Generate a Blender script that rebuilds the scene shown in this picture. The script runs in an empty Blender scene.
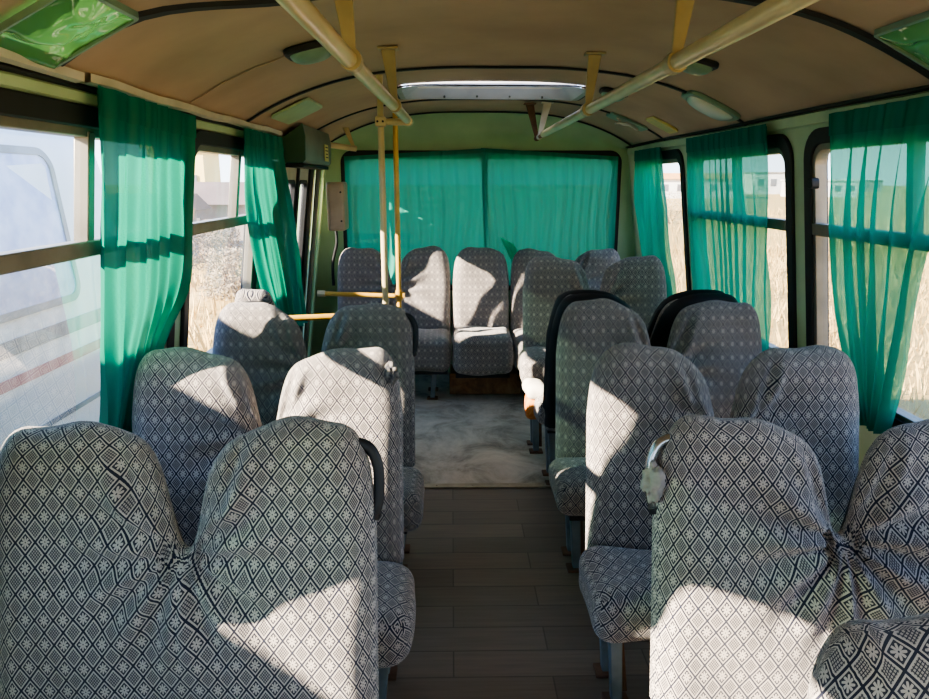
import bpy, bmesh, math, random
import numpy as np
from mathutils import Vector, Matrix, noise

random.seed(7)
SC = bpy.context.scene
COL = SC.collection
PI = math.pi
R = math.radians
H = 1.5            # camera height above the bus floor

# ------------------------------------------------------------------ tagging
def tag(o, label=None, cat=None, group=None, kind=None):
    if label: o['label'] = label
    if cat: o['category'] = cat
    if group: o['group'] = group
    if kind: o['kind'] = kind
    return o

def empty(name, loc=(0, 0, 0), rz=0, parent=None):
    o = bpy.data.objects.new(name, None)
    COL.objects.link(o)
    o.location = loc
    o.rotation_euler = (0, 0, rz)
    o.empty_display_size = 0.1
    if parent: o.parent = parent
    return o

def thing(name, label, cat, loc=(0, 0, 0), rz=0, group=None):
    return tag(empty(name, loc, rz), label, cat, group)

# ------------------------------------------------------------------ mesh builder
class MB:
    def __init__(s):
        s.v = []; s.f = []; s.uv = {}
    def add(s, vs, fs):
        b = len(s.v)
        s.v += [tuple(p) for p in vs]
        s.f += [tuple(b + i for i in f) for f in fs]
        return s
    def box(s, c, d, rot=None):
        x, y, z = d[0] / 2, d[1] / 2, d[2] / 2
        vs = [Vector(p) for p in ((-x,-y,-z),(x,-y,-z),(x,y,-z),(-x,y,-z),(-x,-y,z),(x,-y,z),(x,y,z),(-x,y,z))]
        if rot is not None: vs = [rot @ p for p in vs]
        vs = [p + Vector(c) for p in vs]
        return s.add(vs, [(3,2,1,0),(4,5,6,7),(0,1,5,4),(1,2,6,5),(2,3,7,6),(3,0,4,7)])
    def hexa(s, p):   # eight corner points, bottom loop then top loop
        return s.add(p, [(3,2,1,0),(4,5,6,7),(0,1,5,4),(1,2,6,5),(2,3,7,6),(3,0,4,7)])
    def tube(s, pts, r, n=12, closed=False, cap=True):
        P = [Vector(p) for p in pts]
        m = len(P)
        rr = r if isinstance(r, (list, tuple)) else [r] * m
        T = []
        for i in range(m):
            if closed: t = P[(i + 1) % m] - P[i - 1]
            elif i == 0: t = P[1] - P[0]
            elif i == m - 1: t = P[-1] - P[-2]
            else: t = (P[i + 1] - P[i]).normalized() + (P[i] - P[i - 1]).normalized()
            T.append(t.normalized())
        a = Vector((0, 0, 1)) if abs(T[0].z) < .9 else Vector((1, 0, 0))
        N = (a - T[0] * a.dot(T[0])).normalized()
        vs, fs = [], []
        for i in range(m):
            N = (N - T[i] * N.dot(T[i])).normalized()
            B = T[i].cross(N)
            for k in range(n):
                an = 2 * PI * k / n
                vs.append(P[i] + (N * math.cos(an) + B * math.sin(an)) * rr[i])
        rings = m if closed else m - 1
        for i in range(rings):
            for k in range(n):
                j = (i + 1) % m
                fs.append((i*n + k, i*n + (k+1) % n, j*n + (k+1) % n, j*n + k))
        if cap and not closed:
            fs.append(tuple(range(n))[::-1])
            fs.append(tuple((m-1)*n + k for k in range(n)))
        return s.add(vs, fs)
    def prism(s, outline, f0, f1):  # outline: list of 2D points; f0/f1 turn a 2D point into 3D
        n = len(outline)
        vs = [f0(p) for p in outline] + [f1(p) for p in outline]
        fs = [tuple(range(n))[::-1], tuple(range(n, 2*n))]
        fs += [(i, (i+1) % n, n + (i+1) % n, n + i) for i in range(n)]
        return s.add(vs, fs)
    def ring(s, O, I, f0, f1):  # O and I: 2D loops of the same length
        n = len(O)
        vs = [f0(p) for p in O] + [f0(p) for p in I] + [f1(p) for p in O] + [f1(p) for p in I]
        fs = []
        for i in range(n):
            j = (i + 1) % n
            fs += [(i, j, n+j, n+i), (2*n+j, 2*n+i, 3*n+i, 3*n+j), (n+i, n+j, 3*n+j, 3*n+i), (j, i, 2*n+i, 2*n+j)]
        return s.add(vs, fs)
    def build(s, name, mat, parent=None, smooth=False, bevel=0, seg=2, angle=40):
        me = bpy.data.meshes.new(name)
        me.from_pydata([tuple(v) for v in s.v], [], s.f)
        me.validate()
        bm = bmesh.new(); bm.from_mesh(me)
        bmesh.ops.recalc_face_normals(bm, faces=bm.faces)
        bm.to_mesh(me); bm.free()
        me.materials.append(mat)
        o = bpy.data.objects.new(name, me)
        COL.objects.link(o)
        if parent: o.parent = parent
        if smooth:
            me.shade_smooth()
            if hasattr(me, 'set_sharp_from_angle'): me.set_sharp_from_angle(angle=R(angle))
        if bevel:
            b = o.modifiers.new('edge', 'BEVEL')
            b.width = bevel; b.segments = seg; b.limit_method = 'ANGLE'; b.angle_limit = R(50)
            me.shade_smooth()
            if hasattr(me, 'set_sharp_from_angle'): me.set_sharp_from_angle(angle=R(60))
        return o

def raw_mesh(name, verts, faces, mat, parent=None, uvs=None, smooth=True):
    me = bpy.data.meshes.new(name)
    me.from_pydata([tuple(map(float, v)) for v in verts], [], [tuple(map(int, f)) for f in faces])
    me.materials.append(mat)
    if uvs is not None:
        ul = me.uv_layers.new(name='UVMap')
        vi = np.zeros(len(me.loops), dtype=np.int32)
        me.loops.foreach_get('vertex_index', vi)
        ul.data.foreach_set('uv', np.asarray(uvs, dtype=np.float32)[vi].ravel())
    if smooth: me.shade_smooth()
    o = bpy.data.objects.new(name, me)
    COL.objects.link(o)
    if parent: o.parent = parent
    return o

def smooth_path(pts, n=8):
    P = [Vector(p) for p in pts]
    out = []
    for i in range(len(P) - 1):
        a = P[max(i-1, 0)]; b = P[i]; c = P[i+1]; d = P[min(i+2, len(P)-1)]
        for k in range(n):
            t = k / n
            out.append(0.5 * ((2*b) + (c-a)*t + (2*a-5*b+4*c-d)*t*t + (3*b-a-3*c+d)*t**3))
    out.append(P[-1])
    return out

def rrect(y0, y1, z0, z1, r, k=7):
    out = []
    for cx, cz, a0 in ((y1-r, z1-r, 0), (y0+r, z1-r, 90), (y0+r, z0+r, 180), (y1-r, z0+r, 270)):
        for i in range(k + 1):
            a = R(a0 + 90 * i / k)
            out.append((cx + r * math.cos(a), cz + r * math.sin(a)))
    return out

# ------------------------------------------------------------------ materials
def new_mat(name):
    m = bpy.data.materials.new(name)
    m.use_nodes = True
    nt = m.node_tree
    b = nt.nodes['Principled BSDF']
    return m, nt, b

def rgb(h):
    h = h.lstrip('#')
    c = [int(h[i:i+2], 16) / 255 for i in (0, 2, 4)]
    return tuple(x / 12.92 if x <= .04045 else ((x + .055) / 1.055) ** 2.4 for x in c) + (1,)

def plain(name, col, rough=.5, metal=0, var=.25, scale=6, bump=0, bscale=40, spec=.5, col2=None, coat=0):
    m, nt, b = new_mat(name)
    b.inputs['Roughness'].default_value = rough
    b.inputs['Metallic'].default_value = metal
    b.inputs['Specular IOR Level'].default_value = spec
    if coat: b.inputs['Coat Weight'].default_value = coat
    tc = nt.nodes.new('ShaderNodeTexCoord')
    n = nt.nodes.new('ShaderNodeTexNoise')
    n.inputs['Scale'].default_value = scale; n.inputs['Detail'].default_value = 6
    nt.links.new(tc.outputs['Object'], n.inputs['Vector'])
    rp = nt.nodes.new('ShaderNodeValToRGB')
    c = rgb(col) if isinstance(col, str) else col
    d = (rgb(col2) if col2 else tuple(x * (1 - var) for x in c[:3]) + (1,))
    rp.color_ramp.elements[0].position = .35; rp.color_ramp.elements[0].color = d
    rp.color_ramp.elements[1].position = .62; rp.color_ramp.elements[1].color = c
    nt.links.new(n.outputs['Fac'], rp.inputs['Fac'])
    nt.links.new(rp.outputs['Color'], b.inputs['Base Color'])
    if bump:
        n2 = nt.nodes.new('ShaderNodeTexNoise')
        n2.inputs['Scale'].default_value = bscale; n2.inputs['Detail'].default_value = 4
        nt.links.new(tc.outputs['Object'], n2.inputs['Vector'])
        bp = nt.nodes.new('ShaderNodeBump')
        bp.inputs['Strength'].default_value = bump; bp.inputs['Distance'].default_value = .01
        nt.links.new(n2.outputs['Fac'], bp.inputs['Height'])
        nt.links.new(bp.outputs['Normal'], b.inputs['Normal'])
    return m

class G:   # tiny node-expression helper
    def __init__(s, nt): s.nt = nt
    def op(s, o, a, b=None, c=None):
        n = s.nt.nodes.new('ShaderNodeMath'); n.operation = o
        for i, x in enumerate((a, b, c)):
            if x is None: continue
            if isinstance(x, (int, float)): n.inputs[i].default_value = x
            else: s.nt.links.new(x, n.inputs[i])
        return n.outputs[0]
    def mix(s, f, a, b):
        n = s.nt.nodes.new('ShaderNodeMix'); n.data_type = 'RGBA'
        for k, x in ((0, f), (6, a), (7, b)):
            if isinstance(x, (int, float)): n.inputs[k].default_value = x
            elif isinstance(x, tuple): n.inputs[k].default_value = x
            else: s.nt.links.new(x, n.inputs[k])
        return n.outputs[2]

def fabric_material():
    m, nt, b = new_mat('jacquard_fabric')
    g = G(nt)
    uv = nt.nodes.new('ShaderNodeUVMap')
    sp = nt.nodes.new('ShaderNodeSeparateXYZ')
    nt.links.new(uv.outputs['UV'], sp.inputs[0])
    W, HH = .0405, .0535
    xs = g.op('DIVIDE', sp.outputs[0], W); zs = g.op('DIVIDE', sp.outputs[1], HH)
    a = g.op('ADD', xs, zs); c = g.op('SUBTRACT', xs, zs)
    a2 = g.op('ADD', a, 100.5); c2 = g.op('ADD', c, 100.5)
    ia = g.op('FLOOR', a2); ic = g.op('FLOOR', c2)
    p = g.op('SUBTRACT', g.op('SUBTRACT', a2, ia), .5)
    q = g.op('SUBTRACT', g.op('SUBTRACT', c2, ic), .5)
    par = g.op('MODULO', g.op('ADD', ia, ic), 2.0)      # 0 flower, 1 woven grid
    ap = g.op('ABSOLUTE', p); aq = g.op('ABSOLUTE', q)
    mm = g.op('MAXIMUM', ap, aq)
    # navy line on the lattice, cream line just inside it
    navy_line = g.op('GREATER_THAN', mm, .435)
    cream_line = g.op('MULTIPLY', g.op('GREATER_THAN', mm, .35), g.op('LESS_THAN', mm, .435))
    # flower of eight petals
    r = g.op('SQRT', g.op('ADD', g.op('MULTIPLY', p, p), g.op('MULTIPLY', q, q)))
    th = g.op('ARCTAN2', q, p)
    pet = g.op('ABSOLUTE', g.op('COSINE', g.op('MULTIPLY', th, 4.0)))
    lim = g.op('ADD', .10, g.op('MULTIPLY', pet, .27))
    lim = g.op('MINIMUM', lim, .34)
    flower = g.op('MULTIPLY', g.op('LESS_THAN', r, lim), g.op('GREATER_THAN', r, .045))
    flower = g.op('MULTIPLY', flower, g.op('LESS_THAN', mm, .31))
    # woven grid in the other diamonds
    gp = g.op('ABSOLUTE', g.op('SINE', g.op('MULTIPLY', p, 22.0)))
    gq = g.op('ABSOLUTE', g.op('SINE', g.op('MULTIPLY', q, 22.0)))
    grid = g.op('GREATER_THAN', g.op('MINIMUM', gp, gq), .5)
    cell = g.op('ADD', g.op('MULTIPLY', par, g.op('ADD', .06, g.op('MULTIPLY', grid, .68))),
                g.op('MULTIPLY', g.op('SUBTRACT', 1.0, par), g.op('ADD', .04, g.op('MULTIPLY', flower, .90))))
    inner = g.op('MULTIPLY', cell, g.op('SUBTRACT', 1.0, g.op('MAXIMUM', navy_line, cream_line)))
    fac = g.op('ADD', inner, g.op('MULTIPLY', cream_line, .95))
    # worn, dusty patches
    tc = nt.nodes.new('ShaderNodeTexCoord')
    n = nt.nodes.new('ShaderNodeTexNoise'); n.inputs['Scale'].default_value = 5; n.inputs['Detail'].default_value = 5
    nt.links.new(tc.outputs['Object'], n.inputs['Vector'])
    fac = g.op('MULTIPLY', fac, g.op('ADD', .82, g.op('MULTIPLY', n.outputs['Fac'], .3)))
    wv = nt.nodes.new('ShaderNodeTexNoise'); wv.inputs['Scale'].default_value = 900; wv.inputs['Detail'].default_value = 2
    nt.links.new(uv.outputs['UV'], wv.inputs['Vector'])
    fac = g.op('ADD', fac, g.op('MULTIPLY', g.op('SUBTRACT', wv.outputs['Fac'], .5), .25))
    col = g.mix(fac, FAB_DARK, FAB_LIGHT)
    nt.links.new(col, b.inputs['Base Color'])
    b.inputs['Roughness'].default_value = .95
    b.inputs['Specular IOR Level'].default_value = .12
    b.inputs['Sheen Weight'].default_value = .25
    b.inputs['Sheen Roughness'].default_value = .6
    bp = nt.nodes.new('ShaderNodeBump'); bp.inputs['Strength'].default_value = .25; bp.inputs['Distance'].default_value = .002
    nt.links.new(fac, bp.inputs['Height'])
    n3 = nt.nodes.new('ShaderNodeTexNoise'); n3.inputs['Scale'].default_value = 14; n3.inputs['Detail'].default_value = 3
    nt.links.new(tc.outputs['Object'], n3.inputs['Vector'])
    bp2 = nt.nodes.new('ShaderNodeBump'); bp2.inputs['Strength'].default_value = .25; bp2.inputs['Distance'].default_value = .012
    nt.links.new(n3.outputs['Fac'], bp2.inputs['Height'])
    nt.links.new(bp.outputs['Normal'], bp2.inputs['Normal'])
    nt.links.new(bp2.outputs['Normal'], b.inputs['Normal'])
    return m

def curtain_material(name, col, tcol, transp, transl):
    m = bpy.data.materials.new(name); m.use_nodes = True
    nt = m.node_tree; nt.nodes.clear()
    out = nt.nodes.new('ShaderNodeOutputMaterial')
    tc = nt.nodes.new('ShaderNodeTexCoord')
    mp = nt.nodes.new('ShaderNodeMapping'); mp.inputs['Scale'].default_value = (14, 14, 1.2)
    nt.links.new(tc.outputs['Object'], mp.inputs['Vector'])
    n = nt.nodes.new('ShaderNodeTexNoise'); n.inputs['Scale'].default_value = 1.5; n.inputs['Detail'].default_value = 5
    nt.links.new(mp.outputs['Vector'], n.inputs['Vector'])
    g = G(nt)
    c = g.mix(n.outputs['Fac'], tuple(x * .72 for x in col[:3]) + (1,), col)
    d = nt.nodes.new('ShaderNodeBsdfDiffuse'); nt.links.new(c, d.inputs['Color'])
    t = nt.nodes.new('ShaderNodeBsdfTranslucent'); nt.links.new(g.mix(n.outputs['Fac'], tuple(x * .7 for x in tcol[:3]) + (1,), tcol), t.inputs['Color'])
    gl = nt.nodes.new('ShaderNodeBsdfGlossy'); gl.inputs['Roughness'].default_value = .45
    gl.inputs['Color'].default_value = (.5, .8, .7, 1)
    tr = nt.nodes.new('ShaderNodeBsdfTransparent'); tr.inputs['Color'].default_value = (.45, .85, .72, 1)
    m1 = nt.nodes.new('ShaderNodeMixShader'); m1.inputs[0].default_value = transl
    nt.links.new(d.outputs[0], m1.inputs[1]); nt.links.new(t.outputs[0], m1.inputs[2])
    m3 = nt.nodes.new('ShaderNodeMixShader'); m3.inputs[0].default_value = .05
    nt.links.new(m1.outputs[0], m3.inputs[1]); nt.links.new(gl.outputs[0], m3.inputs[2])
    m2 = nt.nodes.new('ShaderNodeMixShader'); m2.inputs[0].default_value = transp
    nt.links.new(m3.outputs[0], m2.inputs[1]); nt.links.new(tr.outputs[0], m2.inputs[2])
    nt.links.new(m2.outputs[0], out.inputs['Surface'])
    return m

def glass_material(name, haze, hcol=(.8, .87, .95, 1), tint=(.97, .99, .98, 1)):
    m = bpy.data.materials.new(name); m.use_nodes = True
    nt = m.node_tree; nt.nodes.clear(); g = G(nt)
    out = nt.nodes.new('ShaderNodeOutputMaterial')
    tr = nt.nodes.new('ShaderNodeBsdfTransparent'); tr.inputs['Color'].default_value = tint
    gl = nt.nodes.new('ShaderNodeBsdfGlossy'); gl.inputs['Roughness'].default_value = .02
    fr = nt.nodes.new('ShaderNodeFresnel'); fr.inputs['IOR'].default_value = 1.45
    m1 = nt.nodes.new('ShaderNodeMixShader')
    nt.links.new(g.op('MULTIPLY', fr.outputs[0], .42), m1.inputs[0])
    nt.links.new(tr.outputs[0], m1.inputs[1]); nt.links.new(gl.outputs[0], m1.inputs[2])
    d = nt.nodes.new('ShaderNodeBsdfTranslucent'); d.inputs['Color'].default_value = hcol
    tc = nt.nodes.new('ShaderNodeTexCoord')
    mp = nt.nodes.new('ShaderNodeMapping'); mp.inputs['Scale'].default_value = (1, 5, 1.2)
    nt.links.new(tc.outputs['Object'], mp.inputs['Vector'])
    n = nt.nodes.new('ShaderNodeTexNoise'); n.inputs['Scale'].default_value = 3; n.inputs['Detail'].default_value = 8
    n.inputs['Roughness'].default_value = .65
    nt.links.new(mp.outputs['Vector'], n.inputs['Vector'])
    f = g.op('MULTIPLY', g.op('POWER', n.outputs['Fac'], 1.6), haze * 3)
    m2 = nt.nodes.new('ShaderNodeMixShader'); nt.links.new(f, m2.inputs[0])
    nt.links.new(m1.outputs[0], m2.inputs[1]); nt.links.new(d.outputs[0], m2.inputs[2])
    nt.links.new(m2.outputs[0], out.inputs['Surface'])
    return m

def translucent_plate(name, col, mixf=.5, rough=.15):
    m = bpy.data.materials.new(name); m.use_nodes = True
    nt = m.node_tree; nt.nodes.clear()
    out = nt.nodes.new('ShaderNodeOutputMaterial')
    t = nt.nodes.new('ShaderNodeBsdfTranslucent'); t.inputs['Color'].default_value = col
    p = nt.nodes.new('ShaderNodeBsdfPrincipled'); p.inputs['Base Color'].default_value = col
    p.inputs['Roughness'].default_value = rough
    mx = nt.nodes.new('ShaderNodeMixShader'); mx.inputs[0].default_value = mixf
    nt.links.new(t.outputs[0], mx.inputs[1]); nt.links.new(p.outputs[0], mx.inputs[2])
    nt.links.new(mx.outputs[0], out.inputs['Surface'])
    return m

def plank_material():
    m, nt, b = new_mat('laminate_planks'); g = G(nt)
    tc = nt.nodes.new('ShaderNodeTexCoord')
    br = nt.nodes.new('ShaderNodeTexBrick')
    br.inputs['Scale'].default_value = 1; br.inputs['Brick Width'].default_value = .62; br.inputs['Row Height'].default_value = .125
    br.inputs['Mortar Size'].default_value = .0025; br.inputs['Bias'].default_value = 0
    br.inputs['Color1'].default_value = (.9, .9, .9, 1); br.inputs['Color2'].default_value = (.45, .45, .45, 1); br.inputs['Mortar'].default_value = (.12, .12, .12, 1)
    nt.links.new(tc.outputs['Object'], br.inputs['Vector'])
    mp = nt.nodes.new('ShaderNodeMapping'); mp.inputs['Scale'].default_value = (2.2, 38, 1)
    nt.links.new(tc.outputs['Object'], mp.inputs['Vector'])
    n = nt.nodes.new('ShaderNodeTexNoise'); n.inputs['Scale'].default_value = 1.6; n.inputs['Detail'].default_value = 8; n.inputs['Roughness'].default_value = .65
    nt.links.new(mp.outputs['Vector'], n.inputs['Vector'])
    n2 = nt.nodes.new('ShaderNodeTexNoise'); n2.inputs['Scale'].default_value = 3.5; n2.inputs['Detail'].default_value = 6
    nt.links.new(tc.outputs['Object'], n2.inputs['Vector'])
    c = g.mix(n.outputs['Fac'], rgb('#5f5244'), rgb('#9b8976'))
    mu = nt.nodes.new('ShaderNodeMix'); mu.data_type = 'RGBA'; mu.blend_type = 'MULTIPLY'; mu.inputs[0].default_value = .75
    nt.links.new(c, mu.inputs[6]); nt.links.new(br.outputs['Color'], mu.inputs[7])
    c2 = g.mix(g.op('MULTIPLY', n2.outputs['Fac'], .45), mu.outputs[2], rgb('#857a6c'))
    nt.links.new(c2, b.inputs['Base Color'])
    b.inputs['Roughness'].default_value = .55
    bp = nt.nodes.new('ShaderNodeBump'); bp.inputs['Strength'].default_value = .3; bp.inputs['Distance'].default_value = .003
    nt.links.new(br.outputs['Color'], bp.inputs['Height']); nt.links.new(bp.outputs['Normal'], b.inputs['Normal'])
    return m

def stained_material(name, ca, cb, cc, scale=3):
    m, nt, b = new_mat(name); g = G(nt)
    tc = nt.nodes.new('ShaderNodeTexCoord')
    n = nt.nodes.new('ShaderNodeTexNoise'); n.inputs['Scale'].default_value = scale; n.inputs['Detail'].default_value = 9; n.inputs['Roughness'].default_value = .7
    n.inputs['Distortion'].default_value = .6
    nt.links.new(tc.outputs['Object'], n.inputs['Vector'])
    rp = nt.nodes.new('ShaderNodeValToRGB')
    e = rp.color_ramp.elements
    e[0].position = .34; e[0].color = rgb(ca); e[1].position = .66; e[1].color = rgb(cc)
    k = e.new(.5); k.color = rgb(cb)
    nt.links.new(n.outputs['Fac'], rp.inputs['Fac']); nt.links.new(rp.outputs['Color'], b.inputs['Base Color'])
    b.inputs['Roughness'].default_value = .8
    return m

FAB_DARK = (.008, .011, .028, 1)
FAB_LIGHT = (.50, .44, .385, 1)
M = {}
M['fabric'] = fabric_material()
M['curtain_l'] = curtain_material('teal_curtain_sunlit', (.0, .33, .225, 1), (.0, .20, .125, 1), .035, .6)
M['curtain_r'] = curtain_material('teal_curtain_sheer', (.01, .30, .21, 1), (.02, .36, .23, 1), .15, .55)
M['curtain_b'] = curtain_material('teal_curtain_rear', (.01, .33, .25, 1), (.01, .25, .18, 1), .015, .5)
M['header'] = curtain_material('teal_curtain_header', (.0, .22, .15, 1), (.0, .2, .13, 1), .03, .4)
M['green'] = plain('pale_green_paint', '#b4cba6', .45, 0, .2, 4, .05, 30)
M['green_d'] = plain('rear_green_paint', '#a3c39a', .4, 0, .18, 3)
M['ceil'] = plain('brown_ceiling_panel', '#bfa690', .8, 0, .2, 2.2, .12, 14, .2)
M['black'] = plain('black_rubber', '#15171a', .6, 0, .3, 20)
M['vinyl'] = plain('black_vinyl', '#1b1c20', .55, 0, .3, 12, .2, 60)
M['alu'] = plain('grey_window_alloy', '#8a8478', .42, .5, .25, 9)
M['white'] = plain('cream_plastic', '#cfc8ba', .5, 0, .18, 8)
M['rail'] = plain('ivory_painted_tube', '#cfbc90', .3, 0, .2, 7, coat=.3)
M['bracket'] = plain('aged_ivory_bracket', '#ab9c78', .4, 0, .25, 9)
M['yellow'] = plain('yellow_painted_tube', '#cfa244', .35, 0, .22, 9, coat=.2)
M['chrome'] = plain('worn_chrome', '#b8b8b8', .25, .9, .3, 12)
M['steel'] = plain('blue_grey_steel', '#7d8b93', .5, .2, .35, 10)
M['rust'] = plain('rusty_steel', '#7b5a45', .8, .1, .4, 16)
M['plank'] = plank_material()
M['ply'] = stained_material('stained_plywood', '#7d7568', '#b3a998', '#cbc0ae', 3.2)
M['strip'] = plain('threshold_metal', '#a99c86', .4, .6, .3, 15)
M['glass'] = glass_material('dusty_window_glass', .02)
M['glass_l'] = glass_material('hazy_window_glass', .021)
M['sky_green'] = translucent_plate('green_roof_plastic', (.09, .25, .07, 1), .92, .04)
M['wood'] = stained_material('raw_brown_board', '#5c3f2a', '#86603f', '#9c7853', 9)
M['foam'] = stained_material('orange_foam', '#9a4e1e', '#c8742f', '#d99a55', 20)
M['ivory_cloth'] = plain('white_cloth', '#d8d2c6', .95, 0, .2, 16, .3, 30)
M['grey_cloth'] = plain('grey_rag', '#a8a097', .95, 0, .4, 22, .5, 40)
M['beige'] = plain('beige_enamel', '#b9a68d', .5, 0, .2, 8)
M['cabinet'] = plain('grey_enamel', '#6f7468', .45, 0, .25, 6)
M['cabinet_g'] = plain('dark_green_enamel', '#2f5744', .4, 0, .25, 6)
M['label_y'] = plain('yellow_sticker', '#d8cd86', .5, 0, .12, 12)
M['ink'] = plain('dark_ink', '#3a3a30', .6, 0, .2, 12)
M['hatch_frame'] = plain('grey_hatch_frame', '#a3a6a8', .5, 0, .15, 8)
M['bunched'] = plain('bunched_fabric', '#7f7972', .95, 0, .5, 60, .5, 50, col2='#33343c')
M['scarf'] = translucent_plate('lit_tone_green_cloth', (.04, .62, .34, 1), .5, .8)  # base brightened in place of light coming through the rear window
M['hatch'] = translucent_plate('white_hatch_plastic', (.75, .8, .85, 1), .45, .3)
M['lamp'] = translucent_plate('lamp_diffuser', (.75, .82, .78, 1), .8, .12)
M['teal_plate'] = plain('pale_teal_plastic', '#7d9d8a', .35, 0, .2, 10)

# ------------------------------------------------------------------ the shell
def wx(side, z):
    return (-.985 - .13 * (1.33 - z)) if side < 0 else (1.385 + .13 * (1.33 - z))
def WP(side, off=0):               # 2D (y, z) on the wall -> 3D, off metres towards the aisle
    return lambda p: (wx(side, p[1]) - side * off, p[0], p[1])

XC, HW = .20, 1.135                # centre line of the roof, half its width
def cz(x):
    t = min(1, abs(x - XC) / HW)
    return 1.745 + .25 * (1 - t ** 3.0)

SILL, HEAD, DIV = .72, 1.665, 1.325
LEFT_W = [(.02, 1.20), (1.35, 2.50), (2.645, 3.60)]
RIGHT_W = [(.25, 1.42), (1.56, 2.70), (2.86, 4.03), (4.19, 5.17)]

def side_wall(name, side, wins, gaps=()):
    mb = MB()
    y = -1.3; end = 5.5
    cells = []
    for (a, b) in wins: cells.append((a, b, 'w'))
    for (a, b) in gaps: cells.append((a, b, 'd'))
    cells.sort()
    th = -.05
    f0, f1 = WP(side, 0), WP(side, th)
    def slab(y0, y1, z0, z1):
        q = [(y0, z0), (y1, z0), (y1, z1), (y0, z1)]
        mb.prism(q, f0, f1)
    ztop = 1.76
    prev = y
    for (a, b, k) in cells:
        slab(prev, a - .02 if k == 'w' else a, 0, ztop)
        if k == 'w':
            slab(a - .02, b + .02, 0, SILL - .02)
            O = []
            I = rrect(a, b, SILL, HEAD, .09)
            n = len(I) // 4
            cs = [(b + .02, ztop), (a - .02, ztop), (a - .02, SILL - .02), (b + .02, SILL - .02)]
            for i in range(4): O += [cs[i]] * n
            mb.ring(O, I, f0, f1)
            prev = b + .02
        else:
            slab(a, b, 1.62, ztop)
            prev = b
    slab(prev, end, 0, ztop)
    o = mb.build(name, M['green'])
    return tag(o, kind='structure')

tag(side_wall('wall_left', -1, LEFT_W, [(3.80, 4.90), (5.07, 5.20)]), 'pale green bus side wall with the rear door')
tag(side_wall('wall_right', 1, RIGHT_W), 'pale green bus side wall opposite the door')

# floor: laminate in front, stained plywood behind the metal strip
def floor_piece(name, y0, y1, mat):
    mb = MB(); mb.box((.2, (y0 + y1) / 2, -.02), (2.9, y1 - y0, .04))
    return tag(mb.build(name, mat), kind='structure')
floor_piece('floor', -1.3, 3.25, M['plank'])
floor_piece('floor.001', 3.25, 5.5, M['ply'])
mb = MB(); mb.box((.2, 3.27, .005), (2.3, .045, .010))
for i in range(12): mb.tube([(-.8 + i * .18, 3.27, .009), (-.8 + i * .18, 3.27, .0125)], .006, 8)
tag(mb.build('trim_1', M['strip'], bevel=.003), 'worn metal threshold strip across the aisle', kind='structure')

# ceiling with the hatch opening left out
HX0, HX1, HY0, HY1 = -.26, .70, 3.78, 4.31
SKYL = [(-.89, -.72, 1.46, 1.69), (1.10, 1.30, 1.52, 1.88)]
xs = sorted(set([XC + HW * math.sin(PI / 2 * (i / 24)) * 1.0 for i in range(-24, 25)] + [HX0, HX1] + [q for k in SKYL for q in k[:2]]))
ys = sorted(set(list(np.linspace(-1.3, 5.28, 60)) + [HY0, HY1] + [q for k in SKYL for q in k[2:]]))
V, F = [], []
for y in ys:
    for x in xs:
        sag = .006 * math.sin((y - 1.97) * 2 * PI / 1.3) * math.cos((x - XC) * 1.2)
        V.append((x, y, cz(x) + (sag if abs(x - XC) < HW - .03 else 0)))
nx = len(xs)
for j in range(len(ys) - 1):
    for i in range(nx - 1):
        xm = (xs[i] + xs[i+1]) / 2; ym = (ys[j] + ys[j+1]) / 2
        if HX0 < xm < HX1 and HY0 < ym < HY1: continue
        if any(a < xm < b and c < ym < e for (a, b, c, e) in SKYL): continue
        F.append((j*nx + i, (j+1)*nx + i, (j+1)*nx + i + 1, j*nx + i + 1))
o = raw_mesh('ceiling', V, F, M['ceil']); tag(o, 'arched brown panelled bus ceiling', kind='structure')
sm = o.modifiers.new('thick', 'SOLIDIFY'); sm.thickness = .02; sm.offset = -1

def arc_strip(name, y, w, drop, mat, x0=None, x1=None, label=None):
    mb = MB()
    a = XC - HW if x0 is None else x0; b = XC + HW if x1 is None else x1
    n = 48
    vs, fs = [], []
    for i in range(n + 1):
        x = a + (b - a) * i / n
        wob = .004 * math.sin(i * .7 + y)
        if name == 'trim_2':
            q = min(1, max(0, (-.38 - x) / .36)); wob -= .235 * q * q * (3 - 2 * q)
        z = cz(x) - .003
        for (dy, dz) in ((-w/2, 0), (-w/3, -drop), (w/3, -drop), (w/2, 0)):
            vs.append((x, y + dy + wob, z + dz))
    for i in range(n):
        for k in range(3): fs.append((i*4 + k, i*4 + k + 1, i*4 + k + 5, i*4 + k + 4))
    mb.add(vs, fs)
    return tag(mb.build(name, mat, smooth=True), label, kind='structure')
arc_strip('trim_2', 1.95, .045, .010, M['black'], label='black seam strip across the front of the ceiling')
arc_strip('trim_3', 3.26, .028, .008, M['black'], label='black seam strip ahead of the roof hatch')
arc_strip('trim_4', 4.47, .026, .008, M['black'], label='black seam strip behind the roof hatch')
arc_strip('trim_5', 5.26, .03, .009, M['black'], label='dark seam strip at the rear dome')
arc_strip('trim_6', 2.56, .014, .003, M['ceil'], x0=XC-HW, x1=-.35, label='faint brown seam in the left ceiling panel')

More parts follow.
